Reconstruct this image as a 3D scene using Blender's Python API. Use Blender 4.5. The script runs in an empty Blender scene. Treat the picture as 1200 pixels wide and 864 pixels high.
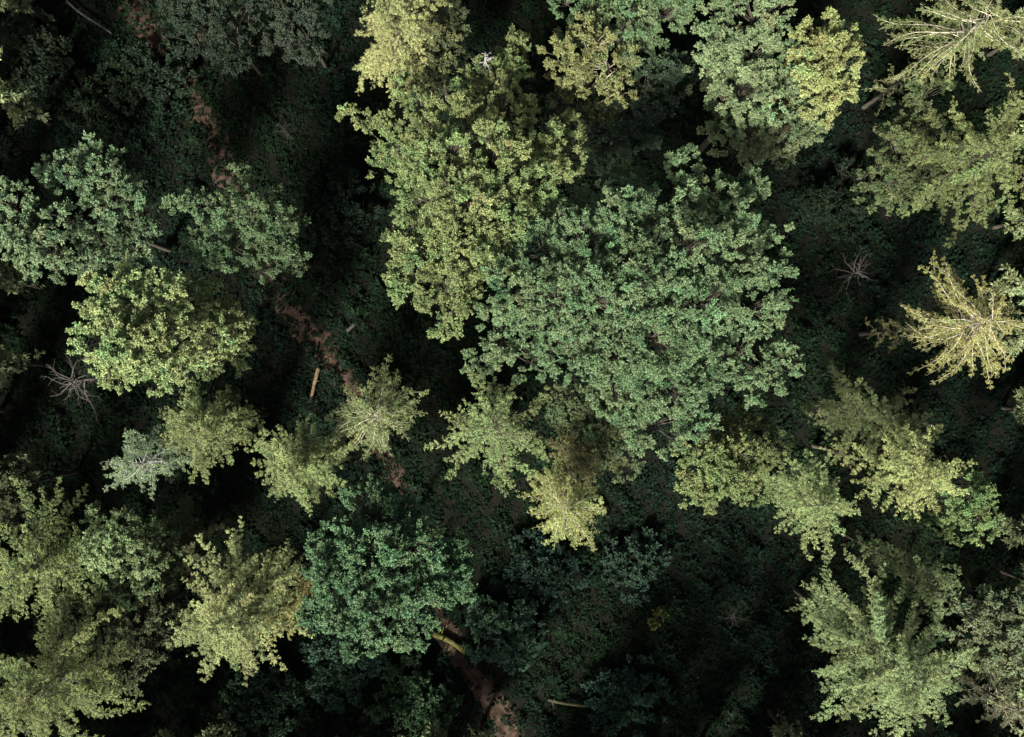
import bpy, math
import numpy as np

# ------------------------------------------------------------------ camera, sky, sun, exposure
H, F = 100.0, 1100.0            # camera height (m); focal length in pixels of the 1200 px wide photograph
CX, CY = 600.0, 432.0
scene = bpy.context.scene
C = scene.collection
cam = bpy.data.objects.new('camera', bpy.data.cameras.new('camera'))
C.objects.link(cam)
cam.location = (0, 0, H)
cam.rotation_euler = (0, 0, 0)
cam.data.sensor_fit = 'HORIZONTAL'
cam.data.sensor_width = 36.0
cam.data.lens = 36.0 * F / 1200.0
cam.data.clip_end = 3000
scene.camera = cam

SUN_EL, SUN_AZ = 45.0, 206.0    # degrees; azimuth clockwise from the top of the picture
world = bpy.data.worlds.new('World')
scene.world = world
world.use_nodes = True
nt = world.node_tree
sky = nt.nodes.new('ShaderNodeTexSky')
sky.sky_type = 'NISHITA'
sky.sun_disc = False
sky.air_density = 0.7
sky.dust_density = 5.0
sky.ozone_density = 0.3
sky.sun_elevation = math.radians(SUN_EL)
sky.sun_rotation = math.radians(SUN_AZ)
thin = nt.nodes.new('ShaderNodeHueSaturation')          # thin high cloud: a paler, greyer sky
thin.inputs['Saturation'].default_value = 0.55
nt.links.new(sky.outputs[0], thin.inputs['Color'])
nt.links.new(thin.outputs[0], nt.nodes['Background'].inputs[0])
nt.nodes['Background'].inputs[1].default_value = 0.05
sun = bpy.data.objects.new('sun', bpy.data.lights.new('sun', 'SUN'))
C.objects.link(sun)
sun.data.energy = 5.0
sun.data.angle = math.radians(8.0)
sun.data.color = (1.0, 0.95, 0.86)
_a, _e = math.radians(SUN_AZ), math.radians(SUN_EL)
from mathutils import Vector
_to = Vector((math.sin(_a) * math.cos(_e), math.cos(_a) * math.cos(_e), math.sin(_e)))
sun.rotation_euler = _to.to_track_quat('Z', 'Y').to_euler()
scene.view_settings.view_transform = 'Standard'
scene.view_settings.look = 'None'
scene.view_settings.gamma = 1.0
scene.view_settings.exposure = 2.25
scene.cycles.max_bounces = 5
scene.cycles.diffuse_bounces = 3
scene.cycles.transmission_bounces = 3
scene.cycles.glossy_bounces = 1

UP = np.array([0.0, 0.0, 1.0])


def P(px, py, z=0.0):
    """The world point at height z that stands at this pixel of the photograph."""
    s = (H - z) / F
    return np.array([(px - CX) * s, (CY - py) * s, z])


G0 = -6.0                       # level of the forest floor: the tree heights below are measured from 0


def ground_z(x, y):
    return G0 + 0.35 * np.sin(x * 0.11 + 0.4) + 0.3 * np.sin(y * 0.13 + 1.0) + 0.12 * np.sin(x * 0.37 + y * 0.29)


# ------------------------------------------------------------------ materials
def new_mat(name):
    m = bpy.data.materials.new(name)
    m.use_nodes = True
    return m, m.node_tree, m.node_tree.nodes['Principled BSDF']


def leaf_material(name, transl=0.20, rough=0.6, spec=0.1):
    m, t, b = new_mat(name)
    n, l = t.nodes, t.links
    oi = n.new('ShaderNodeObjectInfo')
    at = n.new('ShaderNodeAttribute'); at.attribute_name = 'tint'
    ah = n.new('ShaderNodeAttribute'); ah.attribute_name = 'hue'
    hs = n.new('ShaderNodeHueSaturation')
    l.new(oi.outputs['Color'], hs.inputs['Color'])
    l.new(ah.outputs['Fac'], hs.inputs['Hue'])
    l.new(at.outputs['Fac'], hs.inputs['Value'])
    hs.inputs['Saturation'].default_value = 1.0
    l.new(hs.outputs[0], b.inputs['Base Color'])
    b.inputs['Roughness'].default_value = rough
    b.inputs['Specular IOR Level'].default_value = spec
    tr = n.new('ShaderNodeBsdfTranslucent')
    l.new(hs.outputs[0], tr.inputs['Color'])
    mx = n.new('ShaderNodeMixShader')
    mx.inputs[0].default_value = transl
    l.new(b.outputs[0], mx.inputs[1]); l.new(tr.outputs[0], mx.inputs[2])
    l.new(mx.outputs[0], n['Material Output'].inputs['Surface'])
    return m


def noise_material(name, c1, c2, scale, rough=0.9, stretch=None, bump=0.0, c3=None):
    m, t, b = new_mat(name)
    n, l = t.nodes, t.links
    tc = n.new('ShaderNodeTexCoord')
    mp = n.new('ShaderNodeMapping')
    if stretch:
        mp.inputs['Scale'].default_value = stretch
    l.new(tc.outputs['Object'], mp.inputs[0])
    no = n.new('ShaderNodeTexNoise')
    no.inputs['Scale'].default_value = scale
    no.inputs['Detail'].default_value = 6
    no.inputs['Roughness'].default_value = 0.65
    l.new(mp.outputs[0], no.inputs['Vector'])
    r = n.new('ShaderNodeValToRGB')
    r.color_ramp.elements[0].position = 0.35
    r.color_ramp.elements[1].position = 0.68
    r.color_ramp.elements[0].color = (*c1, 1)
    r.color_ramp.elements[1].color = (*c2, 1)
    if c3:
        e = r.color_ramp.elements.new(0.52); e.color = (*c3, 1)
    l.new(no.outputs[0], r.inputs[0])
    l.new(r.outputs[0], b.inputs['Base Color'])
    b.inputs['Roughness'].default_value = rough
    b.inputs['Specular IOR Level'].default_value = 0.05
    if bump:
        bp = n.new('ShaderNodeBump')
        bp.inputs['Strength'].default_value = bump
        l.new(no.outputs[0], bp.inputs['Height'])
        l.new(bp.outputs[0], b.inputs['Normal'])
    return m


M_LEAF = leaf_material('leaf')
M_UNDER = leaf_material('undergrowth_leaf', 0.2, 0.7, 0.0)
M_BARK = noise_material('bark', (0.02, 0.018, 0.013), (0.062, 0.055, 0.044), 3.0, stretch=(3, 3, 0.6), bump=0.4)
M_PALE = noise_material('pale_bark', (0.17, 0.15, 0.11), (0.32, 0.29, 0.23), 3.0, bump=0.3)
M_DEAD = noise_material('dead_wood', (0.09, 0.088, 0.085), (0.27, 0.265, 0.26), 4.0, bump=0.3)
M_DEADBROWN = noise_material('brown_dead_wood', (0.018, 0.017, 0.015), (0.065, 0.060, 0.054), 4.0, bump=0.3)
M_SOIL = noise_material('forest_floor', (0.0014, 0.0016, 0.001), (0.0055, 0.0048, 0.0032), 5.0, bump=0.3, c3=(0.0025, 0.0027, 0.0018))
M_PATH = noise_material('path_earth', (0.010, 0.006, 0.0045), (0.044, 0.029, 0.021), 1.3, bump=0.6, c3=(0.022, 0.0145, 0.0105))
M_LOG = noise_material('peeled_log', (0.03, 0.023, 0.014), (0.12, 0.088, 0.052), 4.0)
M_MOSS = noise_material('mossy_log', (0.012, 0.014, 0.006), (0.085, 0.080, 0.022), 6.0, bump=0.5)
M_GREY = noise_material('grey_log', (0.014, 0.014, 0.012), (0.045, 0.043, 0.038), 2.5, bump=0.5)
M_GREENLOG = noise_material('green_log', (0.012, 0.018, 0.008), (0.042, 0.038, 0.022), 1.6, bump=0.5)


# ------------------------------------------------------------------ mesh helpers
def tag(o, label=None, cat=None, group=None, kind=None):
    if label: o['label'] = label
    if cat: o['category'] = cat
    if group: o['group'] = group
    if kind: o['kind'] = kind
    return o


def mesh_object(name, verts, faces_flat, nper, mat, parent=None, attrs=None, smooth=False, mat_index=None):
    """verts (N,3); faces_flat: flat vertex indices, nper vertices per face."""
    me = bpy.data.meshes.new(name)
    nv = len(verts)
    nf = len(faces_flat) // nper
    me.vertices.add(nv)
    me.vertices.foreach_set('co', np.ascontiguousarray(verts, dtype=np.float32).ravel())
    me.loops.add(len(faces_flat))
    me.loops.foreach_set('vertex_index', np.ascontiguousarray(faces_flat, dtype=np.int32))
    me.polygons.add(nf)
    me.polygons.foreach_set('loop_start', np.arange(0, nf * nper, nper, dtype=np.int32))
    if smooth:
        me.polygons.foreach_set('use_smooth', np.ones(nf, dtype=bool))
    for m in (mat if isinstance(mat, (list, tuple)) else [mat]):
        me.materials.append(m)
    if mat_index is not None:
        me.polygons.foreach_set('material_index', np.ascontiguousarray(mat_index, dtype=np.int32))
    if attrs:
        for k, v in attrs.items():
            a = me.attributes.new(k, 'FLOAT', 'FACE')
            a.data.foreach_set('value', np.ascontiguousarray(v, dtype=np.float32))
    me.update(calc_edges=True)
    o = bpy.data.objects.new(name, me)
    C.objects.link(o)
    if parent is not None:
        o.parent = parent
    return o


def norm(a):
    return a / np.maximum(np.linalg.norm(a, axis=-1, keepdims=True), 1e-9)


def tubes(Pts, R, sides=5):
    """Pts (M,K,3), R (M,K) -> vertices and quads of M tapered tubes."""
    M, K, _ = Pts.shape
    T = np.gradient(Pts, axis=1)
    T = norm(T)
    ref = np.where(np.abs(T[..., 2:3]) > 0.9, np.array([1.0, 0.2, 0.0]), UP)
    U = norm(np.cross(ref, T))
    V = np.cross(T, U)
    th = np.arange(sides) * 2 * math.pi / sides
    ring = U[:, :, None, :] * np.cos(th)[None, None, :, None] + V[:, :, None, :] * np.sin(th)[None, None, :, None]
    vs = Pts[:, :, None, :] + ring * R[:, :, None, None]
    idx = np.arange(M * K * sides).reshape(M, K, sides)
    a = idx[:, :-1, :]
    b = np.roll(a, -1, axis=2)
    d = idx[:, 1:, :]
    c = np.roll(d, -1, axis=2)
    q = np.stack([a, b, c, d], axis=-1).reshape(-1)
    return vs.reshape(-1, 3), q


def tube_object(name, chunks, mat, parent=None):
    vs, qs, off = [], [], 0
    for Pts, R, sides in chunks:
        v, q = tubes(Pts, R, sides)
        vs.append(v); qs.append(q + off); off += len(v)
    return mesh_object(name, np.concatenate(vs), np.concatenate(qs), 4, mat, parent, smooth=True)


class Leaves:
    def __init__(self):
        self.p, self.d, self.n, self.L, self.W, self.t, self.h = [], [], [], [], [], [], []

    def add(self, p, d, n, L, W, t, h):
        self.p.append(p); self.d.append(d); self.n.append(n)
        self.L.append(L); self.W.append(W); self.t.append(t); self.h.append(h)

    def arrays(self):
        p, d, n = (np.concatenate(x) for x in (self.p, self.d, self.n))
        L, W, t, h = (np.concatenate(x) for x in (self.L, self.W, self.t, self.h))
        d = norm(d)
        s = norm(np.cross(d, n))
        u = np.cross(s, d)
        m = p + d * (0.5 * L)[:, None] + u * (0.10 * L)[:, None]
        vs = np.stack([p, m + s * (W / 2)[:, None], p + d * L[:, None], m - s * (W / 2)[:, None]], axis=1).reshape(-1, 3)
        return vs, t, h

    def build(self, name, mat, parent=None):
        vs, t, h = self.arrays()
        return mesh_object(name, vs, np.arange(len(vs)), 4, mat, parent, {'tint': t, 'hue': h})


def along(Pts, b, t):
    """Points and tangents at parameters t on polylines number b."""
    K = Pts.shape[1]
    f = np.clip(t, 0, 0.9999) * (K - 1)
    i = f.astype(int)
    w = (f - i)[:, None]
    A, B = Pts[b, i], Pts[b, i + 1]
    return A * (1 - w) + B * w, norm(B - A)


# ------------------------------------------------------------------ conifers
def conifer_shape(rng, base, h, R, depth, nb=80, p=0.75, e_top=50, e_bot=-4, droop=0.22, dens=1.0, limb=1.0, var=0.45,
                  spread=1.0, leaf=0.175, start=0.12, twig=1.0, lean=(0, 0), gap=0.0):
    """Returns trunk polyline, limb polylines, limb radii and the leaves of one conifer."""
    depth *= 1.5
    nb = int(nb * 0.72)
    u = np.sort(np.clip(np.linspace(0, 1, nb) ** 0.9 + rng.normal(0, 0.02, nb), 0, 1))
    n2 = int(nb * 0.5)                               # the sparse shaded boughs low on the trunk
    ulow = (h - base[2] - 5.0) / depth
    u = np.concatenate([u, np.linspace(1.02, max(1.1, ulow), n2)])
    nb += n2
    z = h - 0.25 - u * depth
    az = np.arange(nb) * 2.399963 + rng.normal(0, 0.35, nb)
    sect = 1 + 0.10 * np.sin(az * 2 + rng.uniform(0, 6)) + 0.08 * np.sin(az * 3 + rng.uniform(0, 6))
    ln = R * (0.10 + 0.95 * np.minimum(1.5 * u, 1) ** p) * rng.uniform(1 - var, 1 + 0.5 * var, nb) * sect
    ln *= 1 - 0.42 * np.clip((u - 0.68) / 0.32, 0, 1) - 0.25 * np.clip(u - 1, 0, 1)
    keep = rng.random(nb) > gap
    u, z, az, ln = u[keep], z[keep], az[keep], ln[keep]
    nb = len(u)
    el = np.radians(e_top + (e_bot - e_top) * np.minimum(u, 1.1) ** 0.6 + rng.normal(0, 6, nb))
    K = 9
    t = np.linspace(0, 1, K)
    az2 = az[:, None] + rng.normal(0, 0.22, nb)[:, None] * t + 0.10 * np.sin(t * 5 + rng.uniform(0, 6, nb)[:, None])
    rad = ln[:, None] * t * np.cos(el)[:, None]
    zz = z[:, None] + ln[:, None] * (np.sin(el)[:, None] * t - droop * t ** 2 * (0.4 + np.minimum(u, 1.2)[:, None]) + 0.10 * droop * t ** 4)
    axis = base[:2] + np.array(lean) * 1.0
    Pts = np.stack([axis[0] + rad * np.sin(az2), axis[1] + rad * np.cos(az2), zz], axis=-1)
    r0 = limb * (0.012 + 0.0065 * ln)
    Rr = r0[:, None] * (1 - 0.82 * t)
    # twigs
    m = np.maximum(6, (ln / 0.13 * spread)).astype(int)
    b = np.repeat(np.arange(nb), m)
    tt = start + (1 - start) * rng.random(len(b)) ** 0.85
    tu = rng.uniform(0.34, 0.55, nb)[b] / np.maximum(ln[b], 0.6)      # tufts along each bough, with gaps
    tt = np.clip((np.floor(tt / tu) + 0.55 * rng.random(len(b))) * tu, start * 0.6, 1)
    o, d = along(Pts, b, tt)
    side = rng.choice([-1, 1], len(b))
    lat = norm(np.cross(d, UP)) * side[:, None]
    ang = np.radians(rng.uniform(32, 72, len(b)))
    td = d * np.cos(ang)[:, None] + lat * np.sin(ang)[:, None] + UP * rng.normal(-0.18, 0.30, len(b))[:, None]
    td = norm(td)
    tl = np.minimum(0.14 + 0.17 * ln[b] * (1.1 - tt), 0.62) * rng.uniform(0.5, 1.25, len(b)) * twig
    btint = np.clip(rng.normal(1.0, 0.20, nb), 0.6, 1.5)
    bh = 0.5 + rng.normal(0, 0.013, nb)
    # leaves on the twigs
    k = np.maximum(3, tl / 0.018 * dens).astype(int)
    lb = np.repeat(np.arange(len(b)), k)
    s = rng.random(len(lb))
    lp = o[lb] + td[lb] * (tl[lb] * s)[:, None] + rng.normal(0, 0.035, (len(lb), 3))
    sd = rng.choice([-1, 1], len(lb))
    llat = norm(np.cross(td[lb], UP)) * sd[:, None]
    la = np.radians(rng.uniform(10, 65, len(lb)))
    ld = td[lb] * np.cos(la)[:, None] + llat * np.sin(la)[:, None] + UP * rng.normal(0.05, 0.3, len(lb))[:, None]
    nn = UP + rng.normal(0, 0.8, (len(lb), 3))
    L = leaf * rng.uniform(0.6, 1.25, len(lb)) * (1.05 - 0.35 * s)
    W = L * rng.uniform(0.26, 0.42, len(lb))
    tint = np.clip(btint[b[lb]] * (0.85 + 0.3 * s) * rng.normal(1.0, 0.22, len(lb)), 0.4, 1.8)
    hue = bh[b[lb]] + rng.normal(0, 0.008, len(lb))
    lv = Leaves()
    lv.add(lp, ld, nn, L, W, tint, hue)
    # the leading shoot
    nt_ = 120
    sp = np.stack([axis[0] + rng.normal(0, 0.10, nt_), axis[1] + rng.normal(0, 0.10, nt_), h - rng.random(nt_) * 1.2], axis=-1)
    dd = norm(np.stack([rng.normal(0, 1, nt_), rng.normal(0, 1, nt_), rng.uniform(0.2, 1.2, nt_)], axis=-1))
    lv.add(sp, dd, UP + rng.normal(0, 0.6, (nt_, 3)), np.full(nt_, leaf * 0.9), np.full(nt_, leaf * 0.35),
           np.clip(rng.normal(1.05, 0.15, nt_), 0.6, 1.6), np.full(nt_, 0.5))
    tz = np.linspace(base[2] - 0.5, h, 12)
    f = (tz - tz[0]) / (h - tz[0])
    trunk = np.stack([axis[0] + 0.05 * np.sin(f * 7), axis[1] + 0.05 * np.cos(f * 5), tz], axis=-1)[None]
    trunk_r = (0.011 * h * (1 - 0.93 * f) + 0.08 * np.exp(-(tz - tz[0]) / 0.8))[None]
    return trunk, trunk_r, Pts, Rr, lv


def local(a, o):
    return a - o


def finish_tree(name, label, cat, group, base, trunk, trunk_r, limbs, lv, color, bark, leafmat=None):
    root = bpy.data.objects.new(name, None)
    C.objects.link(root)
    root.location = base
    root.empty_display_size = 0.5
    tag(root, label, cat, group)
    o = np.array(base)
    tube_object('trunk', [(trunk - o, trunk_r, 9)], M_BARK, root)
    if limbs:
        tube_object('limbs', [(p - o, r, s) for p, r, s in limbs], bark, root)
    lv.p = [p - o for p in lv.p]
    c = lv.build('crown', leafmat or M_LEAF, root)
    c.color = (*color, 1.0)
    return root


def conifer(name, label, px, py, h, rpx, color, seed, depth=9.0, bark=None, group='conifers in the wood', cat='conifer tree', **kw):
    rng = np.random.default_rng(seed)
    tip = P(px, py, h)
    gz = float(ground_z(tip[0], tip[1]))
    base = np.array([tip[0], tip[1], gz])
    R = 1.0 * rpx * (H - h + depth * 0.6) / F
    tr, rr, Pts, Rr, lv = conifer_shape(rng, base, h, R, depth, **kw)
    zl = np.linspace(Pts[:, 0, 2].min() - 0.2, h - 0.1, 6)
    core = np.stack([np.full(6, base[0]), np.full(6, base[1]), zl], axis=-1)[None]      # the heartwood that the boughs spring from
    return finish_tree(name, label, cat, group, base, tr, rr, [(Pts, Rr, 4), (core, np.full((1, 6), 0.03), 5)], lv, color, bark or M_BARK)


# ------------------------------------------------------------------ broadleaved trees, bushes
def lobe_leaves(rng, lv, twigs, c, r, k=8.0, leaf=0.165, per=34, flat=0.8, sprigs=1.3, crad=0.6, tint0=1.0, hue0=0.5, low=-0.25):
    ph = rng.uniform(0, 6.28, 6)
    n = max(5, int(k * r * r))
    z = rng.uniform(low, 1.0, n)
    a = rng.uniform(0, 6.283, n)
    q = np.sqrt(1 - z * z)
    dirs = np.stack([q * np.cos(a), q * np.sin(a), z], axis=-1)
    m = max(4, int(2.2 * r * r))                     # puffs that make up the bough
    ja = rng.uniform(0, 6.283, m)
    jz = rng.uniform(low, 1.0, m)
    jd = np.stack([np.sqrt(1 - jz * jz) * np.cos(ja), np.sqrt(1 - jz * jz) * np.sin(ja), jz], axis=-1)
    jr = r * (1 + 0.16 * np.sin(2 * ja + ph[0]) + 0.14 * np.sin(3 * ja + ph[1])) * rng.uniform(0.5, 0.98, m)
    js = rng.uniform(0.45, 0.95, m) * min(1.0, 0.5 + 0.25 * r)
    jt = np.clip(rng.normal(1.0, 0.16, m), 0.65, 1.5)
    jh = rng.normal(0, 0.017, m)
    j = rng.integers(0, m, n)
    pos = c + (jd[j] * jr[j][:, None] + dirs * (js[j] * rng.uniform(0.6, 1.1, n))[:, None]) * np.array([1, 1, flat])
    dirs = norm(dirs + 0.6 * jd[j])
    root = c - np.array([0, 0, r * flat * 0.8])
    # thin limb to each clump
    t = np.linspace(0, 1, 5)[None, :, None]
    mid = (root + pos) / 2 + np.array([0, 0, 0.0]) + rng.normal(0, 0.12 * r, (n, 3))
    B = (1 - t) ** 2 * root + 2 * t * (1 - t) * mid[:, None, :] + t ** 2 * pos[:, None, :]
    twigs.append((B, (0.014 + 0.012 * r) * (1 - 0.8 * t[..., 0]) * np.ones((n, 1)), 4))
    ct = np.clip(rng.normal(1.0, 0.12, n), 0.65, 1.5) * tint0 * jt[j]
    chue = hue0 + rng.normal(0, 0.008, n) + jh[j]
    # twigs of each clump, fanned outward like a rosette
    m = 7
    b = np.repeat(np.arange(n), m)
    td = norm(dirs[b] * 0.75 + UP * 0.35 + rng.normal(0, 0.62, (len(b), 3)))
    tl = crad * rng.uniform(0.45, 1.25, len(b))
    to = pos[b] - td * 0.1
    # feathered sprigs that stick out of the outline
    ns = int(sprigs * 5 * r) + 1
    sa = rng.uniform(0, 6.283, ns)
    sz = rng.uniform(-0.2, 0.55, ns)
    sdir = norm(np.stack([np.cos(sa), np.sin(sa), sz], axis=-1))
    so = c + sdir * (r * 0.75) * np.array([1, 1, flat])
    sl = rng.uniform(0.35, 0.75, ns) * (0.5 + 0.35 * r)
    sdir2 = norm(sdir + rng.normal(0, 0.3, (ns, 3)))
    bb = np.repeat(np.arange(ns), 7)
    f = rng.uniform(0.15, 1, len(bb))
    std = norm(sdir2[bb] * 0.9 + rng.normal(0, 0.55, (len(bb), 3)))
    sto = so[bb] + sdir2[bb] * (sl[bb] * f)[:, None]
    tt = np.linspace(0, 1, 5)
    sB = so[:, None, :] + sdir2[:, None, :] * (sl[:, None] * tt)[..., None]
    twigs.append((sB, np.ones((ns, 1)) * 0.02 * (1 - 0.7 * tt), 4))
    to = np.concatenate([to, sto]); td = np.concatenate([td, std])
    tl = np.concatenate([tl, rng.uniform(0.25, 0.5, len(bb))])
    tint_t = np.concatenate([ct[b], np.full(len(bb), tint0)])
    hue_t = np.concatenate([chue[b], np.full(len(bb), hue0)])
    lb = np.repeat(np.arange(len(to)), per)
    s = rng.uniform(0.1, 1, len(lb)) ** 0.7
    lp = to[lb] + td[lb] * (tl[lb] * s)[:, None] + rng.normal(0, 0.05, (len(lb), 3))
    ld = norm(td[lb] * 0.6 + rng.normal(0, 0.65, (len(lb), 3)))
    nn = UP * 0.9 + td[lb] * 0.3 + rng.normal(0, 0.45, (len(lb), 3))
    L = leaf * rng.uniform(0.65, 1.25, len(lb))
    W = L * rng.uniform(0.42, 0.62, len(lb))
    lv.add(lp, ld, nn, L, W, np.clip(tint_t[lb] * (0.85 + 0.3 * s) * rng.normal(1, 0.17, len(lb)), 0.5, 1.8), hue_t[lb] + rng.normal(0, 0.008, len(lb)))


def broadleaf(name, label, lobes, color, seed, group='broadleaved trees in the wood', cat='broadleaf tree', bark=None,
              trunk_px=None, fork=0.45, leafmat=None, trunk_scale=1.0, **kw):
    """lobes: (px, py, r_px, z[, density[, tint]]) - every big bough of the crown with its own place and height."""
    rng = np.random.default_rng(seed)
    cs, rs = [], []
    for lo in lobes:
        cs.append(P(lo[0], lo[1], lo[3])); rs.append(lo[2] * (H - lo[3]) / F)
    cs, rs = np.array(cs), np.array(rs)
    w = rs ** 2
    if trunk_px is None:
        bx, by = (cs[:, :2] * w[:, None]).sum(0) / w.sum()
    else:
        bx, by, _ = P(*trunk_px, G0)
    base = np.array([bx, by, float(ground_z(bx, by))])
    top = cs[:, 2].max()
    lv, twigs = Leaves(), []
    limbs = []
    t = np.linspace(0, 1, 8)[None, :, None]
    for i, lo in enumerate(lobes):
        dn = lo[4] if len(lo) > 4 else 1.0
        tn = lo[5] if len(lo) > 5 else 1.0  # low boughs darker, high ones brighter: shade and light put into the tint
        k = dict(kw)
        k['k'] = kw.get('k', 8.0) * dn
        lobe_leaves(rng, lv, twigs, cs[i], rs[i], tint0=tn * rng.uniform(0.93, 1.07), hue0=0.5 + rng.normal(0, 0.006), **k)
        e = cs[i] - np.array([0, 0, rs[i] * 0.5])
        st = np.array([bx, by, base[2] + (e[2] - base[2]) * rng.uniform(fork - 0.1, fork + 0.2)])
        mid = (st + e) / 2 + np.array([*rng.normal(0, 0.35, 2), 0.12 * np.linalg.norm((e - st)[:2])])
        B = ((1 - t) ** 2 * st + 2 * t * (1 - t) * mid + t ** 2 * e)[0]
        limbs.append((B, (0.03 + 0.035 * rs[i]) * (1 - 0.65 * t[0, :, 0])))
        if cs[i][2] - base[2] > 16:      # the shaded lower boughs under each bough
            c2 = np.array([cs[i][0] * 0.8 + bx * 0.2, cs[i][1] * 0.8 + by * 0.2, base[2] + (cs[i][2] - base[2]) * 0.66])
            lobe_leaves(rng, lv, twigs, c2, rs[i] * 0.9, tint0=tn, **{**k, 'sprigs': 0.4, 'k': 2.2 * dn, 'leaf': kw.get('leaf', 0.165) * 1.7, 'per': 15})
    LP = np.stack([b for b, _ in limbs]); LR = np.stack([r for _, r in limbs])
    th = base[2] + (top - base[2]) * 0.8
    tz = np.linspace(base[2] - 0.5, th, 9)
    f = np.linspace(0, 1, 9)
    trunk = np.stack([bx + 0.12 * np.sin(f * 5) * f, by + 0.12 * np.sin(f * 4 + 1) * f, tz], axis=-1)[None]
    tr = (trunk_scale * (0.06 + 0.011 * (top - base[2])) * (1 - 0.8 * f) + 0.02)[None]
    return finish_tree(name, label, cat, group, base, trunk, tr, [(LP, LR, 6)] + twigs, lv, color, bark or M_BARK, leafmat)


def dead_tree(name, label, px, py, h, rpx, seed, mat, n=22, depth=3.0, group='bare dead trees', thick=1.0, e=(55, -10), sub=5):
    rng = np.random.default_rng(seed)
    tip = P(px, py, h)
    base = np.array([tip[0], tip[1], float(ground_z(tip[0], tip[1]))])
    R = rpx * (H - h) / F
    root = bpy.data.objects.new(name, None)
    C.objects.link(root)
    root.location = base
    tag(root, label, 'dead tree', group)
    tz = np.linspace(base[2] - 0.5, h, 8)
    f = np.linspace(0, 1, 8)
    tr = np.stack([0.06 * np.sin(f * 6), 0.06 * np.cos(f * 5), tz - base[2]], axis=-1)[None]
    tube_object('trunk', [(tr, (thick * (0.009 * (h - base[2]) + 0.03) * (1 - 0.75 * f))[None], 8)], mat, root)
    u = rng.random(n)
    az = np.arange(n) * 2.4 + rng.normal(0, 0.4, n)
    ln = R * rng.uniform(0.45, 1.1, n) * (0.55 + 0.45 * u)
    el = np.radians(e[0] + (e[1] - e[0]) * u)
    t = np.linspace(0, 1, 8)
    a2 = az[:, None] + rng.normal(0, 0.35, n)[:, None] * t + 0.10 * np.sin(6 * t + rng.uniform(0, 6, n)[:, None])
    rad = ln[:, None] * t * np.cos(el)[:, None]
    zz = (h - base[2] - 0.1 - u * depth)[:, None] + ln[:, None] * (np.sin(el)[:, None] * t - 0.2 * t ** 2)
    Pt = np.stack([rad * np.sin(a2), rad * np.cos(a2), zz], axis=-1)
    ch = [(Pt, (thick * (0.02 + 0.012 * ln))[:, None] * (1 - 0.8 * t), 5)]
    b = np.repeat(np.arange(n), sub)
    o, d = along(Pt, b, rng.uniform(0.3, 0.95, len(b)))
    td = norm(d + rng.normal(0, 0.7, (len(b), 3)))
    tl = ln[b] * rng.uniform(0.12, 0.35, len(b))
    ts = np.linspace(0, 1, 4)
    Q = o[:, None] + td[:, None] * (tl[:, None] * ts)[..., None] + UP * (-0.1 * tl[:, None] * ts ** 2)[..., None]
    ch.append((Q, np.ones((len(b), 1)) * thick * 0.016 * (1 - 0.7 * ts), 4))
    tube_object('branches', ch, mat, root)
    return root


def log(name, label, p0, p1, rad, mat, seed, cat='log', bend=0.15, z=0.0, group='fallen wood on the forest floor', knots=4):
    rng = np.random.default_rng(seed)
    A, B = P(*p0, G0), P(*p1, G0)
    t = np.linspace(0, 1, 12)
    c = A[None] * (1 - t[:, None]) + B[None] * t[:, None]
    side = np.cross(norm(B - A), UP)
    c += side * (bend * np.sin(t * 3.6 + rng.uniform(0, 1)))[:, None]
    c[:, 2] = ground_z(c[:, 0], c[:, 1]) + rad * 0.8 + z
    o = c.mean(0)
    r = rad * (1 - 0.35 * t) * (1 + 0.06 * rng.normal(0, 1, 12))
    r2 = np.concatenate([[0.002], r, [0.002]])
    c2 = np.concatenate([c[:1], c, c[-1:]])
    c2[0] -= (c[1] - c[0]) * 0.02; c2[-1] += (c[-1] - c[-2]) * 0.02
    ch = [(c2[None] - o, r2[None], 9)]
    for _ in range(knots):
        i = rng.integers(1, 10)
        d = norm(np.array([*rng.normal(0, 1, 2), rng.uniform(0.2, 0.8)]))
        s = np.linspace(0, 1, 4)
        q = c[i] - o + d * (rad * 0.5 + s[:, None] * rad * rng.uniform(1.2, 3.5))
        ch.append((q[None], (rad * 0.28 * (1 - 0.7 * s))[None], 5))
    ob = tube_object(name, ch, mat)
    ob.location = o
    tag(ob, label, cat, group)
    return ob


# ------------------------------------------------------------------ ground, path
def axis_coords(lim, step, far):
    near = np.arange(-lim, lim + 1e-6, step)
    out = lim * 1.25 ** np.arange(1, 18)
    out = out[out < far]
    out = np.append(out, far)
    return np.concatenate([-out[::-1], near, out])


gx, gy = axis_coords(75, 0.75, 1500), axis_coords(60, 0.75, 1500)
X, Y = np.meshgrid(gx, gy)
Z = ground_z(X, Y)
nx, ny = len(gx), len(gy)
ii = np.arange(nx * ny).reshape(ny, nx)
q = np.stack([ii[:-1, :-1], ii[:-1, 1:], ii[1:, 1:], ii[1:, :-1]], axis=-1).reshape(-1)
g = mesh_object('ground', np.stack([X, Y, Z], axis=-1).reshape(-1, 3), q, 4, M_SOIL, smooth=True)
tag(g, 'dark forest floor of soil and leaf litter', 'ground', kind='structure')

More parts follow.
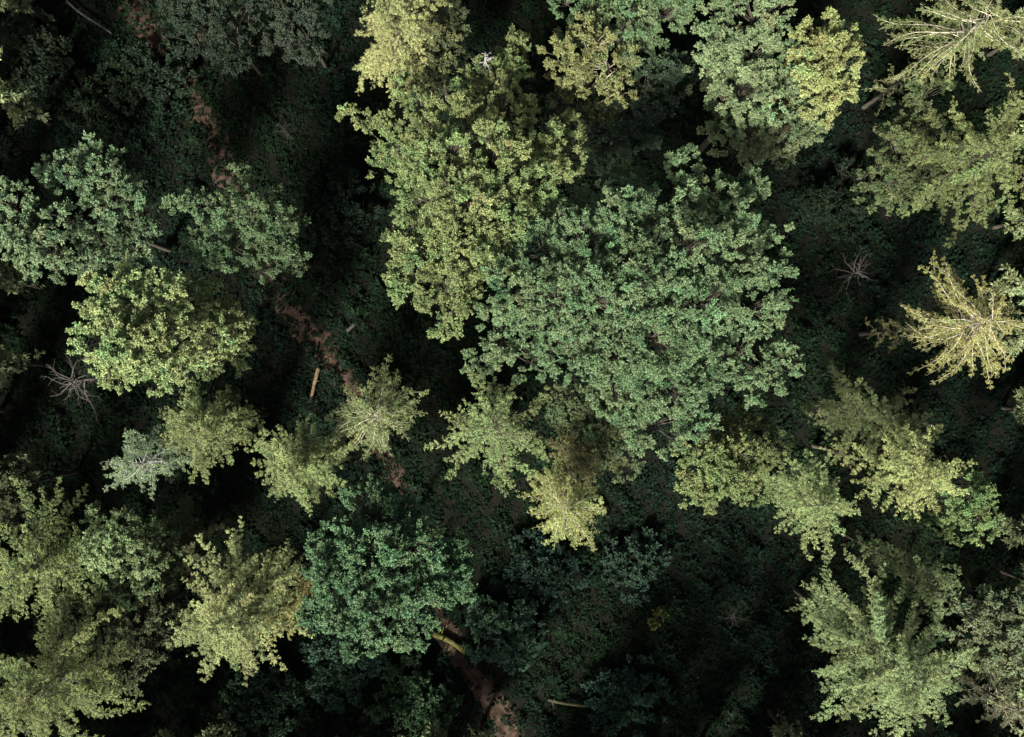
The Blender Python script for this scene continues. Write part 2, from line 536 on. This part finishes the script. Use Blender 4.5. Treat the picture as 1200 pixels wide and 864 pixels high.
PATH_PX = [(118, -70), (140, -25), (168, 30), (212, 90), (244, 150), (266, 205), (292, 270), (318, 335), (362, 392),
           (408, 445), (450, 530), (485, 640), (515, 738), (545, 778), (580, 828), (622, 892), (660, 950)]
pc = np.array([P(*p, G0)[:2] for p in PATH_PX])
seg = np.concatenate([[0], np.cumsum(np.linalg.norm(np.diff(pc, axis=0), axis=1))])
ss = np.arange(0, seg[-1], 0.4)
pl = np.stack([np.interp(ss, seg, pc[:, 0]), np.interp(ss, seg, pc[:, 1])], axis=-1)
ker = np.ones(13) / 13
pad = np.pad(pl, ((6, 6), (0, 0)), mode='edge')
pl = np.stack([np.convolve(pad[:, j], ker, 'valid') for j in range(2)], axis=-1)
tg = norm(np.gradient(pl, axis=0))
nrm2 = np.stack([-tg[:, 1], tg[:, 0]], axis=-1)
rngp = np.random.default_rng(5)
nc = 9
wl = 1.45 + 0.25 * np.sin(ss * 0.9) + 0.2 * np.sin(ss * 2.3 + 1) + rngp.normal(0, 0.08, len(ss))
wr = 1.45 + 0.25 * np.sin(ss * 0.7 + 2) + 0.2 * np.sin(ss * 1.9 + 3) + rngp.normal(0, 0.08, len(ss))
v = np.linspace(-1, 1, nc)
off = np.where(v[None] < 0, v[None] * wl[:, None], v[None] * wr[:, None])
PX = pl[:, None, :] + nrm2[:, None, :] * off[..., None]
PZ = ground_z(PX[..., 0], PX[..., 1]) + 0.05 - 0.06 * np.abs(v)[None] ** 4 + 0.02 * np.sin(PX[..., 0] * 3.1) * np.sin(PX[..., 1] * 2.7)
ii = np.arange(len(ss) * nc).reshape(len(ss), nc)
q = np.stack([ii[:-1, :-1], ii[1:, :-1], ii[1:, 1:], ii[:-1, 1:]], axis=-1).reshape(-1)
pth = mesh_object('path', np.concatenate([PX, PZ[..., None]], axis=-1).reshape(-1, 3), q, 4, M_PATH, smooth=True)
tag(pth, 'reddish brown earth track winding under the trees', 'path', kind='structure')


def path_dist(xy):
    d = np.full(len(xy), 1e9)
    for i in range(0, len(pl), 2):
        d = np.minimum(d, np.hypot(xy[:, 0] - pl[i, 0], xy[:, 1] - pl[i, 1]))
    return d


def undergrowth():
    rng = np.random.default_rng(11)
    n = 84000
    xy = np.stack([rng.uniform(-66, 66, n), rng.uniform(-50, 50, n)], axis=-1)
    d = path_dist(xy)
    keep = d > (0.75 + 0.45 * np.sin(xy[:, 0] * 0.8) * np.sin(xy[:, 1] * 0.6 + 1)) * np.clip(rng.normal(0.8, 0.45, n), 0, 2) * np.where(xy[:, 1] < -25, 2.0, 0.62)
    x, y = xy[keep].T
    f = (np.sin(x * 0.55 + 2 * np.sin(y * 0.31)) * np.sin(y * 0.62 + 1.6 * np.sin(x * 0.27 + 1)) + 1) / 2
    f2 = (np.sin(x * 1.7 + y * 0.9 + np.sin(y * 1.3)) + 1) / 2
    keep = rng.random(len(x)) < 0.75 + 0.25 * f
    x, y, f, f2 = x[keep], y[keep], f[keep], f2[keep]
    n = len(x)
    hgt = 0.12 + 1.5 * f ** 2 * (0.4 + 0.6 * f2) * rng.uniform(0.5, 1.2, n)
    top = np.stack([x, y, ground_z(x, y) + hgt], axis=-1)
    ptint = np.clip(rng.normal(0.95, 0.28, n) * (0.75 + 0.5 * f), 0.3, 2.0)
    phue = 0.5 + 0.02 * np.sin(x * 0.15 + y * 0.1) + rng.normal(0, 0.012, n)
    m = 8
    b = np.repeat(np.arange(n), m)
    a = rng.uniform(0, 6.283, len(b))
    dd = np.stack([np.cos(a), np.sin(a), rng.normal(0.15, 0.3, len(b))], axis=-1)
    p = top[b] + np.stack([rng.normal(0, 0.13, len(b)), rng.normal(0, 0.13, len(b)), -np.abs(rng.normal(0, 0.12, len(b)))], axis=-1)
    L = rng.uniform(0.20, 0.44, len(b)) * (0.7 + 0.6 * f2[b])
    lv = Leaves()
    lv.add(p, dd, UP + rng.normal(0, 0.4, (len(b), 3)), L, L * rng.uniform(0.45, 0.7, len(b)),
           np.clip(ptint[b] * rng.normal(1, 0.18, len(b)), 0.25, 2.2), phue[b])
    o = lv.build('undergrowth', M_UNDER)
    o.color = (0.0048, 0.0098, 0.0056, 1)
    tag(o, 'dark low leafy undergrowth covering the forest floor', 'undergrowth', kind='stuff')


undergrowth()

# ------------------------------------------------------------------ colours of the foliage
PALE = (0.142, 0.166, 0.062)
GOLD = (0.128, 0.132, 0.044)
YELLOW = (0.125, 0.130, 0.048)
LIME = (0.105, 0.130, 0.045)
FRESH = (0.110, 0.140, 0.060)
GREEN = (0.060, 0.090, 0.044)
SPRUCE = (0.095, 0.118, 0.055)
TEAL = (0.042, 0.080, 0.037)
GREYG = (0.095, 0.122, 0.078)
SAGE = (0.110, 0.138, 0.095)
OLIVE = (0.078, 0.082, 0.034)
DIM = (0.042, 0.052, 0.024)  # trees under their neighbours: the lack of light is put into the colour
DARK = (0.028, 0.044, 0.026)  # darkened green, shade from the crowns above is in the colour

# ------------------------------------------------------------------ the two great crowns in the middle
broadleaf('broadleaf_tree', 'large yellow-green broadleaf tree, upper left of the two great crowns in the middle', [
    (545, 150, 38, 22), (505, 140, 28, 20), (590, 130, 34, 20), (560, 105, 26, 19), (600, 85, 22, 18), (602, 55, 16, 17), (568, 86, 15, 19.5), (572, 102, 16, 18),
    (520, 190, 42, 24), (575, 190, 42, 25), (475, 180, 26, 18), (455, 195, 20, 16), (625, 165, 30, 21), (660, 180, 26, 21),
    (635, 205, 32, 22), (500, 235, 38, 23), (545, 240, 40, 26), (590, 250, 34, 25), (545, 290, 40, 25), (500, 290, 34, 22),
    (480, 265, 24, 19), (485, 325, 32, 20), (525, 340, 36, 22), (520, 372, 20, 18), (585, 295, 28, 24), (430, 140, 9, 14, 0.8),
    (408, 132, 7, 13, 0.8), (455, 150, 14, 15, 0.8), (470, 105, 16, 15, 0.8), (665, 150, 16, 19)],
    (0.080, 0.104, 0.040), 101, k=9, leaf=0.165)

broadleaf('broadleaf_tree', 'largest green broadleaf tree, its wide crown filling the middle right of the wood', [
    (690, 290, 44, 27), (740, 270, 44, 27), (640, 300, 34, 25), (605, 345, 42, 26), (655, 350, 42, 28), (700, 350, 44, 29),
    (750, 330, 46, 29), (800, 300, 44, 28), (790, 245, 34, 25), (820, 225, 26, 24), (800, 195, 18, 23), (850, 250, 32, 25),
    (875, 225, 20, 23), (855, 300, 38, 26), (895, 290, 24, 24), (905, 335, 26, 25), (880, 360, 32, 24), (820, 360, 44, 27),
    (770, 395, 46, 27), (720, 410, 42, 26), (670, 410, 34, 25), (590, 390, 28, 24), (620, 425, 22, 20, 0.8), (560, 425, 14, 18, 0.7),
    (780, 450, 40, 24), (820, 430, 34, 23), (770, 500, 34, 22), (815, 490, 24, 21), (720, 460, 28, 21), (870, 420, 30, 21, 0.5),
    (910, 430, 26, 20, 0.5), (895, 455, 22, 19, 0.4), (730, 215, 22, 18, 1, 0.8), (700, 240, 24, 20), (655, 265, 24, 23)],
    (0.059, 0.092, 0.043), 102, k=8.5, leaf=0.16, sprigs=1.8)

# ------------------------------------------------------------------ other broadleaved trees
broadleaf('broadleaf_tree', 'sage green tree at left edge with a dark hole in its ring of boughs', [
    (30, 270, 36, 21, 1, 1.25), (12, 240, 26, 21, 1, 1.15), (45, 295, 28, 20, 1, 1.2), (85, 205, 26, 19), (60, 200, 14, 18), (120, 200, 30, 18),
    (140, 225, 26, 17), (110, 250, 26, 17), (120, 285, 28, 14, 1, 0.7), (70, 300, 26, 16, 1, 0.8), (150, 255, 18, 14, 1, 0.7)],
    (0.064, 0.096, 0.048), 103)
broadleaf('broadleaf_tree', 'medium green tree standing beside the track, with pale sprigs on its left', [
    (285, 255, 32, 21), (320, 275, 28, 20), (265, 290, 26, 20), (310, 300, 24, 19), (283, 212, 15, 19, 1, 1.1), (232, 242, 15, 20, 0.8, 1.3),
    (207, 240, 9, 19, 0.7, 1.3), (250, 305, 18, 20, 1, 1.5), (330, 235, 12, 18), (225, 285, 9, 19, 0.6, 1.3)],
    (0.040, 0.064, 0.029), 104)
broadleaf('broadleaf_tree', 'bright lime green bushy tree left of the track, above the bare brown snag', [
    (125, 390, 38, 24, 1, 1.1), (150, 345, 36, 23), (160, 395, 44, 25, 1, 1.1), (140, 425, 28, 22), (190, 360, 38, 23), (200, 405, 40, 22), (185, 440, 22, 19),
    (225, 350, 26, 19), (240, 390, 30, 18), (270, 385, 26, 16), (230, 425, 24, 16), (155, 318, 15, 18, 1, 0.9), (115, 350, 24, 22), (270, 415, 18, 13, 1, 0.8), (250, 345, 16, 15)],
    (0.114, 0.150, 0.060), 105, k=9.5, leaf=0.17, crad=0.55)
broadleaf('broadleaf_tree', 'teal green round broadleaf tree low in the middle, beside the mossy log', [
    (440, 655, 46, 20), (400, 645, 36, 18), (480, 645, 40, 19), (435, 605, 32, 18), (470, 610, 26, 17), (400, 690, 40, 20), (445, 705, 44, 20),
    (495, 690, 38, 19), (525, 660, 28, 17), (430, 740, 28, 17), (480, 730, 28, 17), (380, 715, 24, 17), (440, 580, 20, 16), (375, 660, 18, 16), (535, 690, 18, 16)],
    TEAL, 106, k=9.5, leaf=0.19)
broadleaf('broadleaf_tree', 'green broadleaf crown cut by the top edge, right of centre', [
    (735, 5, 34, 19), (775, 10, 32, 19), (695, 0, 28, 18), (665, 2, 18, 16), (760, 35, 16, 17), (790, -15, 30, 19), (740, -35, 36, 20)],
    (0.052, 0.082, 0.038), 107)
broadleaf('broadleaf_tree', 'grey-green broadleaf tree at the top, left of the yellow-green crown it touches', [
    (850, 35, 32, 22), (890, 20, 34, 23), (880, 65, 30, 21), (840, 60, 22, 20), (870, 110, 30, 20), (905, 115, 30, 19), (850, 115, 18, 18), (880, 155, 28, 17),
    (915, 155, 28, 16, 1, 0.8), (945, 145, 22, 15, 1, 0.8), (900, 180, 18, 14, 1, 0.7), (920, 75, 24, 18)],
    (0.076, 0.104, 0.050), 108)
broadleaf('broadleaf_tree', 'slim bright yellow-green tree at the top beside the grey-green crown', [
    (965, 40, 24, 23), (955, 75, 26, 24), (980, 70, 24, 24), (965, 100, 24, 22), (985, 45, 18, 22), (960, 125, 18, 18), (945, 55, 18, 22), (985, 105, 15, 21)],
    (0.122, 0.138, 0.052), 109)
broadleaf('broadleaf_tree', 'sparse olive tree with bare pale limbs showing, above the great green crown', [
    (665, 75, 22, 20, 0.7), (690, 60, 24, 21, 0.7), (715, 75, 24, 20, 0.7), (685, 95, 20, 19, 0.6), (735, 70, 14, 19, 0.6), (685, 30, 10, 20, 0.7), (650, 60, 14, 19, 0.6), (725, 105, 16, 18, 0.4)],
    (0.080, 0.088, 0.034), 110, bark=M_PALE)
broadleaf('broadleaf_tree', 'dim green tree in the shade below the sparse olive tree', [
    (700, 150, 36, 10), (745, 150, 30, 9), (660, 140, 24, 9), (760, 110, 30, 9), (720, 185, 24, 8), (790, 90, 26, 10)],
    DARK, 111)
broadleaf('broadleaf_tree', 'yellow-green bushy tree tucked under the right side of the great green crown', [
    (830, 550, 32, 18), (860, 545, 32, 18), (845, 575, 26, 18), (880, 530, 26, 15, 1, 0.8), (860, 505, 26, 13, 1, 0.7), (890, 560, 24, 14, 1, 0.7), (815, 585, 14, 16), (905, 520, 16, 12, 1, 0.6)],
    (0.078, 0.102, 0.038), 112)
broadleaf('broadleaf_tree', 'small pale green tree left of the yellow-topped conifer, above a dim olive one', [
    (125, 640, 26, 18, 1, 1.2), (150, 650, 24, 17), (140, 625, 20, 17), (170, 665, 26, 14, 1, 0.7), (120, 610, 16, 14, 1, 0.8), (150, 690, 22, 13, 1, 0.7), (185, 640, 18, 12, 1, 0.6)],
    (0.080, 0.118, 0.052), 115)
broadleaf('broadleaf_tree', 'dusky grey-green tree at the right edge near the bottom corner', [
    (1180, 720, 30, 18), (1165, 750, 28, 17), (1190, 765, 28, 18), (1160, 710, 20, 15), (1205, 740, 28, 18)],
    (0.062, 0.082, 0.042), 116)
broadleaf('broadleaf_tree', 'small bright green round tree at right of the pale cream-topped conifer', [
    (1138, 590, 24, 17), (1150, 612, 20, 17), (1120, 615, 20, 15), (1135, 570, 14, 14, 1, 0.8)],
    (0.066, 0.098, 0.036), 117)
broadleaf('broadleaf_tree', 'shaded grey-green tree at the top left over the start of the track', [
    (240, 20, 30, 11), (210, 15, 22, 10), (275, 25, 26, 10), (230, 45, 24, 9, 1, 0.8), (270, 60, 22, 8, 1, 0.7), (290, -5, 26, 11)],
    (0.013, 0.020, 0.012), 118)  # shade of the taller trees put into this colour
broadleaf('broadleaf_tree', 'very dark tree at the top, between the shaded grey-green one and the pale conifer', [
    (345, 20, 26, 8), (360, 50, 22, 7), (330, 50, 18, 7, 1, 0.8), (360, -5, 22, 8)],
    (0.018, 0.025, 0.016), 119)  # darkened as well, the shade is part of this colour
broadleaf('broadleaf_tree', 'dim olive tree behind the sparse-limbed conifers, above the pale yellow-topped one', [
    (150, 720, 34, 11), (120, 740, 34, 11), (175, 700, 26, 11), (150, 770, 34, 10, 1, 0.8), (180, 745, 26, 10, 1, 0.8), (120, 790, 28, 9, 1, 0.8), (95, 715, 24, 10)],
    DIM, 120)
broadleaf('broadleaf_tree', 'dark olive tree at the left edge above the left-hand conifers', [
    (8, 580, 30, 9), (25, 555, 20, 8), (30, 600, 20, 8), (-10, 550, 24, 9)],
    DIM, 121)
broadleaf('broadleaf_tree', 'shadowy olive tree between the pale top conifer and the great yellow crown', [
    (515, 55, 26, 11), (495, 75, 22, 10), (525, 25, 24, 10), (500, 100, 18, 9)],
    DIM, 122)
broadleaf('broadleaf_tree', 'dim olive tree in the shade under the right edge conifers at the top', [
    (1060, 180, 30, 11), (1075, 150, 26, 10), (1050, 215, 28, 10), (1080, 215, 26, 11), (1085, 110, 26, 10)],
    (0.040, 0.053, 0.022), 123)  # stands low under the conifers, their shade is in this olive
broadleaf('broadleaf_tree', 'dim olive green tree under the lower rim of the great green crown', [
    (690, 480, 28, 13), (720, 500, 28, 12), (700, 520, 24, 12), (655, 475, 22, 12, 0.8), (735, 470, 22, 12), (730, 545, 16, 10)],
    (0.044, 0.060, 0.027), 124)  # shade under the great crown mixed into this colour

# ------------------------------------------------------------------ conifers
conifer('conifer_tree', 'pale yellow conifer at the top edge, its drooping foliage left of the great yellow crown', 452, -8, 25, 68, (0.136, 0.150, 0.060), 201,
        depth=9, nb=110, p=0.5, e_top=40, e_bot=-25, droop=0.35, spread=1.3, dens=1.1)
conifer('conifer_tree', 'ragged olive conifer in the top right corner with long pale radiating limbs', 1172, 8, 23, 84, (0.084, 0.102, 0.038), 202,
        depth=5.5, nb=90, p=0.7, bark=M_PALE, spread=0.9, start=0.15, twig=0.9, e_top=30)
conifer('conifer_tree', 'broad olive conifer at the right edge, second down from the top corner', 1184, 168, 22, 94, (0.080, 0.100, 0.036), 203,
        depth=6, nb=95, p=0.65, spread=1.0, e_top=30)
conifer('conifer_tree', 'thin golden conifer at the right edge with bare pale limbs like spokes', 1170, 376, 24, 78, GOLD, 204, var=0.25,
        depth=4.8, nb=100, p=0.5, bark=M_PALE, limb=1.0, spread=1.0, start=0.18, twig=0.75, dens=1.0, e_top=20, e_bot=-12, droop=0.3)
conifer('conifer_tree', 'pale cream-topped conifer at right, joined to a darker green one behind', 1108, 562, 26, 63, PALE, 205, var=0.35,
        depth=6, nb=90, p=0.65, spread=1.1)
conifer('conifer_tree', 'dark green feathery conifer behind and above the pale cream-topped one', 1066, 496, 18, 66, (0.054, 0.070, 0.028), 206,
        depth=9, nb=80, p=0.7, e_bot=5)
conifer('conifer_tree', 'pale green star-shaped conifer at right, beside the cream-topped one', 976, 600, 25, 63, (0.108, 0.142, 0.056), 207, var=0.4,
        depth=6, nb=85, p=0.7, e_top=35, spread=1.1)
conifer('conifer_tree', 'small green conifer above the largest conifer in the bottom right', 1112, 688, 20, 52, (0.076, 0.104, 0.042), 208,
        depth=6, nb=60, p=0.65)
conifer('conifer_tree', 'largest pale grey-green conifer, in the bottom right with long feathery branches', 1086, 812, 27, 104, (0.104, 0.138, 0.058), 209,
        depth=7.5, nb=130, p=0.72, e_top=35, spread=1.2)
conifer('conifer_tree', 'pale green-topped conifer low in the bottom right corner, mostly cut off', 1215, 850, 17, 48, (0.085, 0.095, 0.052), 210,
        depth=7, nb=50, p=0.65, bark=M_PALE)
conifer('conifer_tree', 'cream yellow conifer at the lowest point of the central clump of trees', 668, 606, 24, 56, (0.132, 0.152, 0.052), 211, var=0.28,
        depth=6.5, nb=100, p=0.6, e_top=25, e_bot=-15, spread=1.2, bark=M_PALE)
conifer('conifer_tree', 'star-shaped green conifer under the lower left of the great green crown', 578, 505, 24, 86, (0.096, 0.130, 0.050), 212,
        depth=5.5, nb=68, p=0.6, e_top=28, e_bot=0, spread=1.0, gap=0.15, limb=1.4)
conifer('conifer_tree', 'neat olive conifer with pale radiating limbs, where the track disappears', 432, 490, 21, 60, (0.086, 0.108, 0.042), 213, var=0.28,
        depth=5, nb=105, p=0.6, bark=M_PALE, e_top=25, start=0.2)
conifer('conifer_tree', 'small bluish-grey conifer with pale limbs, left of the bushy yellow-green one', 144, 549, 22, 52, (0.092, 0.130, 0.068), 214,
        depth=6, nb=70, p=0.55, bark=M_DEAD, e_top=25, start=0.2)
conifer('conifer_tree', 'yellow-green conifer at the left edge, above the larger corner conifer', 2, 682, 23, 84, (0.094, 0.126, 0.044), 215,
        depth=6.5, nb=85, p=0.65, e_top=30, spread=1.1)
conifer('conifer_tree', 'large olive conifer in the bottom left corner with long pale limbs', 10, 834, 24, 108, (0.086, 0.114, 0.040), 216,
        depth=7, nb=115, p=0.7, e_top=32, spread=1.1)
conifer('conifer_tree', 'pale cream-green conifer with a yellow right side, left of the teal crown', 246, 744, 26, 86, (0.134, 0.160, 0.064), 217, var=0.3,
        depth=7, nb=130, p=0.6, e_top=35, spread=1.2)
conifer('conifer_tree', 'low yellow conifer almost hidden behind the pale cream-green one', 315, 728, 18, 42, (0.115, 0.108, 0.036), 218,
        depth=6, nb=60, p=0.6)
conifer('conifer_tree', 'dim olive conifer in the gap above the pale cream-green one', 185, 655, 12, 52, (0.050, 0.054, 0.024), 219,
        depth=6, nb=60, p=0.65)
conifer('conifer_tree', 'shaded olive conifer just above the cream yellow one in the central clump', 690, 545, 16, 50, (0.075, 0.078, 0.032), 220,
        depth=7, nb=70, p=0.6)

conifer('conifer_tree', 'bushy yellow-green conifer directly below the bright lime crown, left of centre', 210, 506, 22, 57, (0.096, 0.120, 0.046), 221, var=0.3,
        depth=7, nb=120, p=0.5, e_top=40, spread=1.2)
conifer('conifer_tree', 'bushy lime green conifer between the pale orange log and the teal crown', 334, 556, 23, 58, (0.106, 0.138, 0.052), 222, var=0.3,
        depth=7, nb=120, p=0.5, e_top=40, spread=1.2)

# ------------------------------------------------------------------ bushes on the forest floor
BUSH = [
    ('teal bush right of the track below the mossy log', 590, 738, 46, 3.2, (0.030, 0.058, 0.036)),
    ('dark teal bush under the lower edge of the teal crown', 400, 775, 52, 3.0, (0.028, 0.052, 0.034)),
    ('dark green bush left of the reddish track at the bottom', 485, 815, 48, 2.2, (0.026, 0.050, 0.024)),
    ('dark bush at the bottom, left of the one under the teal crown', 305, 820, 44, 2.2, (0.024, 0.044, 0.026)),
    ('tiny yellow-green bush alone in the dark clearing', 770, 725, 11, 1.8, (0.040, 0.048, 0.014)),
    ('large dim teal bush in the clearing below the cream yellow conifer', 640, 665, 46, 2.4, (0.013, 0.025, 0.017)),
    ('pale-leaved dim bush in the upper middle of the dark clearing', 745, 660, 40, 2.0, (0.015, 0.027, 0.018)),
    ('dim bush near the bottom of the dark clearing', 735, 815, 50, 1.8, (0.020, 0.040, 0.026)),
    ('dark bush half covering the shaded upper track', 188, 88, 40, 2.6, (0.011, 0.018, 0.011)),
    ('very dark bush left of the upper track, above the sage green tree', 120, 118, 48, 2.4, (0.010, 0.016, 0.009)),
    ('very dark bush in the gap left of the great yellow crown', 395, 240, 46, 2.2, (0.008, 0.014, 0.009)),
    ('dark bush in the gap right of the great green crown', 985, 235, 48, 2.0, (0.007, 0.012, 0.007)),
    ('dark bush in the top left corner', 40, 60, 46, 2.6, (0.024, 0.036, 0.022)),
]
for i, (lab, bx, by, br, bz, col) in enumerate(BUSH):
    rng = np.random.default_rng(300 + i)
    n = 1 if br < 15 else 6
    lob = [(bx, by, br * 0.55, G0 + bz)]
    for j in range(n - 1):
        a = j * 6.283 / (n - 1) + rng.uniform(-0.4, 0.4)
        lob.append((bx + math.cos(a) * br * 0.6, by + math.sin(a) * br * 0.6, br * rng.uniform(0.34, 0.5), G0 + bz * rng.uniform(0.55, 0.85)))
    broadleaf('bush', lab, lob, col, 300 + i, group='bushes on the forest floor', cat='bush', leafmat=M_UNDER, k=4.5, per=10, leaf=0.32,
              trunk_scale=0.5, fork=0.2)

# ------------------------------------------------------------------ bare dead trees
dead_tree('dead_tree', 'bare pale grey snag with star-like limbs in the dark gap at right', 1008, 318, 1, 38, 401, M_DEADBROWN, n=26, depth=2.5, thick=0.8)
dead_tree('dead_tree', 'bright white dead treetop poking out above the great yellow crown', 569, 66, 22, 13, 402, M_DEAD, n=18, depth=1.4, thick=1.3, e=(35, -5))
dead_tree('dead_tree', 'small bare snag alone in the dark upper left', 329, 148, -1, 16, 403, M_DEADBROWN, n=12, depth=1.5, thick=0.7)
dead_tree('dead_tree', 'bare brown snag with long whorled limbs below the bright lime crown', 80, 447, 7, 56, 404, M_DEADBROWN, n=26, depth=3.5, thick=1.1, e=(20, -15))
dead_tree('dead_tree', 'thin bare snag in the right part of the dark clearing', 862, 728, -1, 24, 405, M_DEADBROWN, n=14, depth=2.0, thick=0.7)
dead_tree('dead_tree', 'faint bare twiggy sapling above the sage green tree', 88, 172, 5, 18, 406, M_DEADBROWN, n=12, depth=2.0, thick=0.7)

# ------------------------------------------------------------------ fallen wood
log('log', 'pale orange peeled log lying beside the track', (375, 431), (364, 472), 0.24, M_LOG, 501, bend=0.05, knots=2, z=0.5)
log('log', 'yellow mossy log lying across the track below the teal crown', (508, 742), (552, 766), 0.42, M_MOSS, 502, bend=-0.28, knots=6, z=0.15)
log('log', 'greenish broken log lying in the undergrowth right of the track', (642, 815), (688, 824), 0.22, M_GREENLOG, 503, bend=0.1, z=0.6)
log('log', 'dim grey log lying at the right edge of the upper track', (408, 388), (422, 374), 0.22, M_GREY, 504, bend=0.05, knots=2, z=0.5)
log('fallen_branch', 'long grey fallen branch in the dark top left corner', (86, 4), (134, 46), 0.16, M_GREY, 505, cat='branch', bend=0.3, knots=8, z=0.8)


# ------------------------------------------------------------------ the wood that goes on beyond the frame
def surrounding_wood():
    rng = np.random.default_rng(77)
    vs, idx, tint, hue, mi, off = [], [], [], [], [], 0
    pts = []
    for _ in range(3500):
        x, y = rng.uniform(-84, 84), rng.uniform(-70, 70)
        h = rng.uniform(19, 25)
        s = (H - h) / F
        if abs(x) < 600 * s + 8.0 and abs(y) < 432 * s + 8.0:
            continue
        if y > -25 and abs(x) < 600 * s + 10.5 and y < 432 * s + 10.5:
            continue
        if y < -30 and abs((x - 1.0) * math.cos(_a) - (y + 40.0) * math.sin(_a)) < 3.2:     # gap cut along the sun's direction so light reaches the track's end
            continue
        if any((x - a) ** 2 + (y - b) ** 2 < 5.2 ** 2 for a, b, _ in pts):
            continue
        pts.append((x, y, h))
    for x, y, h in pts:
        base = np.array([x, y, float(ground_z(x, y))])
        tr, rr, Pts, Rr, lv = conifer_shape(rng, base, h, rng.uniform(3.2, 4.6), 10, nb=64, p=0.65, dens=0.5, spread=0.6, leaf=0.6)
        v, q = tubes(tr, rr, 6)
        vs.append(v); idx.append(q + off); off += len(v)
        n = len(q) // 4
        tint.append(np.ones(n)); hue.append(np.full(n, 0.5)); mi.append(np.ones(n))
        v, t, hh = lv.arrays()
        vs.append(v); idx.append(np.arange(len(v)) + off); off += len(v)
        k = rng.uniform(0.7, 1.3)
        tint.append(t * k); hue.append(hh); mi.append(np.zeros(len(t)))
    o = mesh_object('surrounding_wood', np.concatenate(vs), np.concatenate(idx), 4, [M_LEAF, M_BARK],
                    attrs={'tint': np.concatenate(tint), 'hue': np.concatenate(hue)}, mat_index=np.concatenate(mi))
    o.color = (*SPRUCE, 1)
    tag(o, 'dense mixed wood continuing all round the clearing', 'wood', kind='stuff')


surrounding_wood()
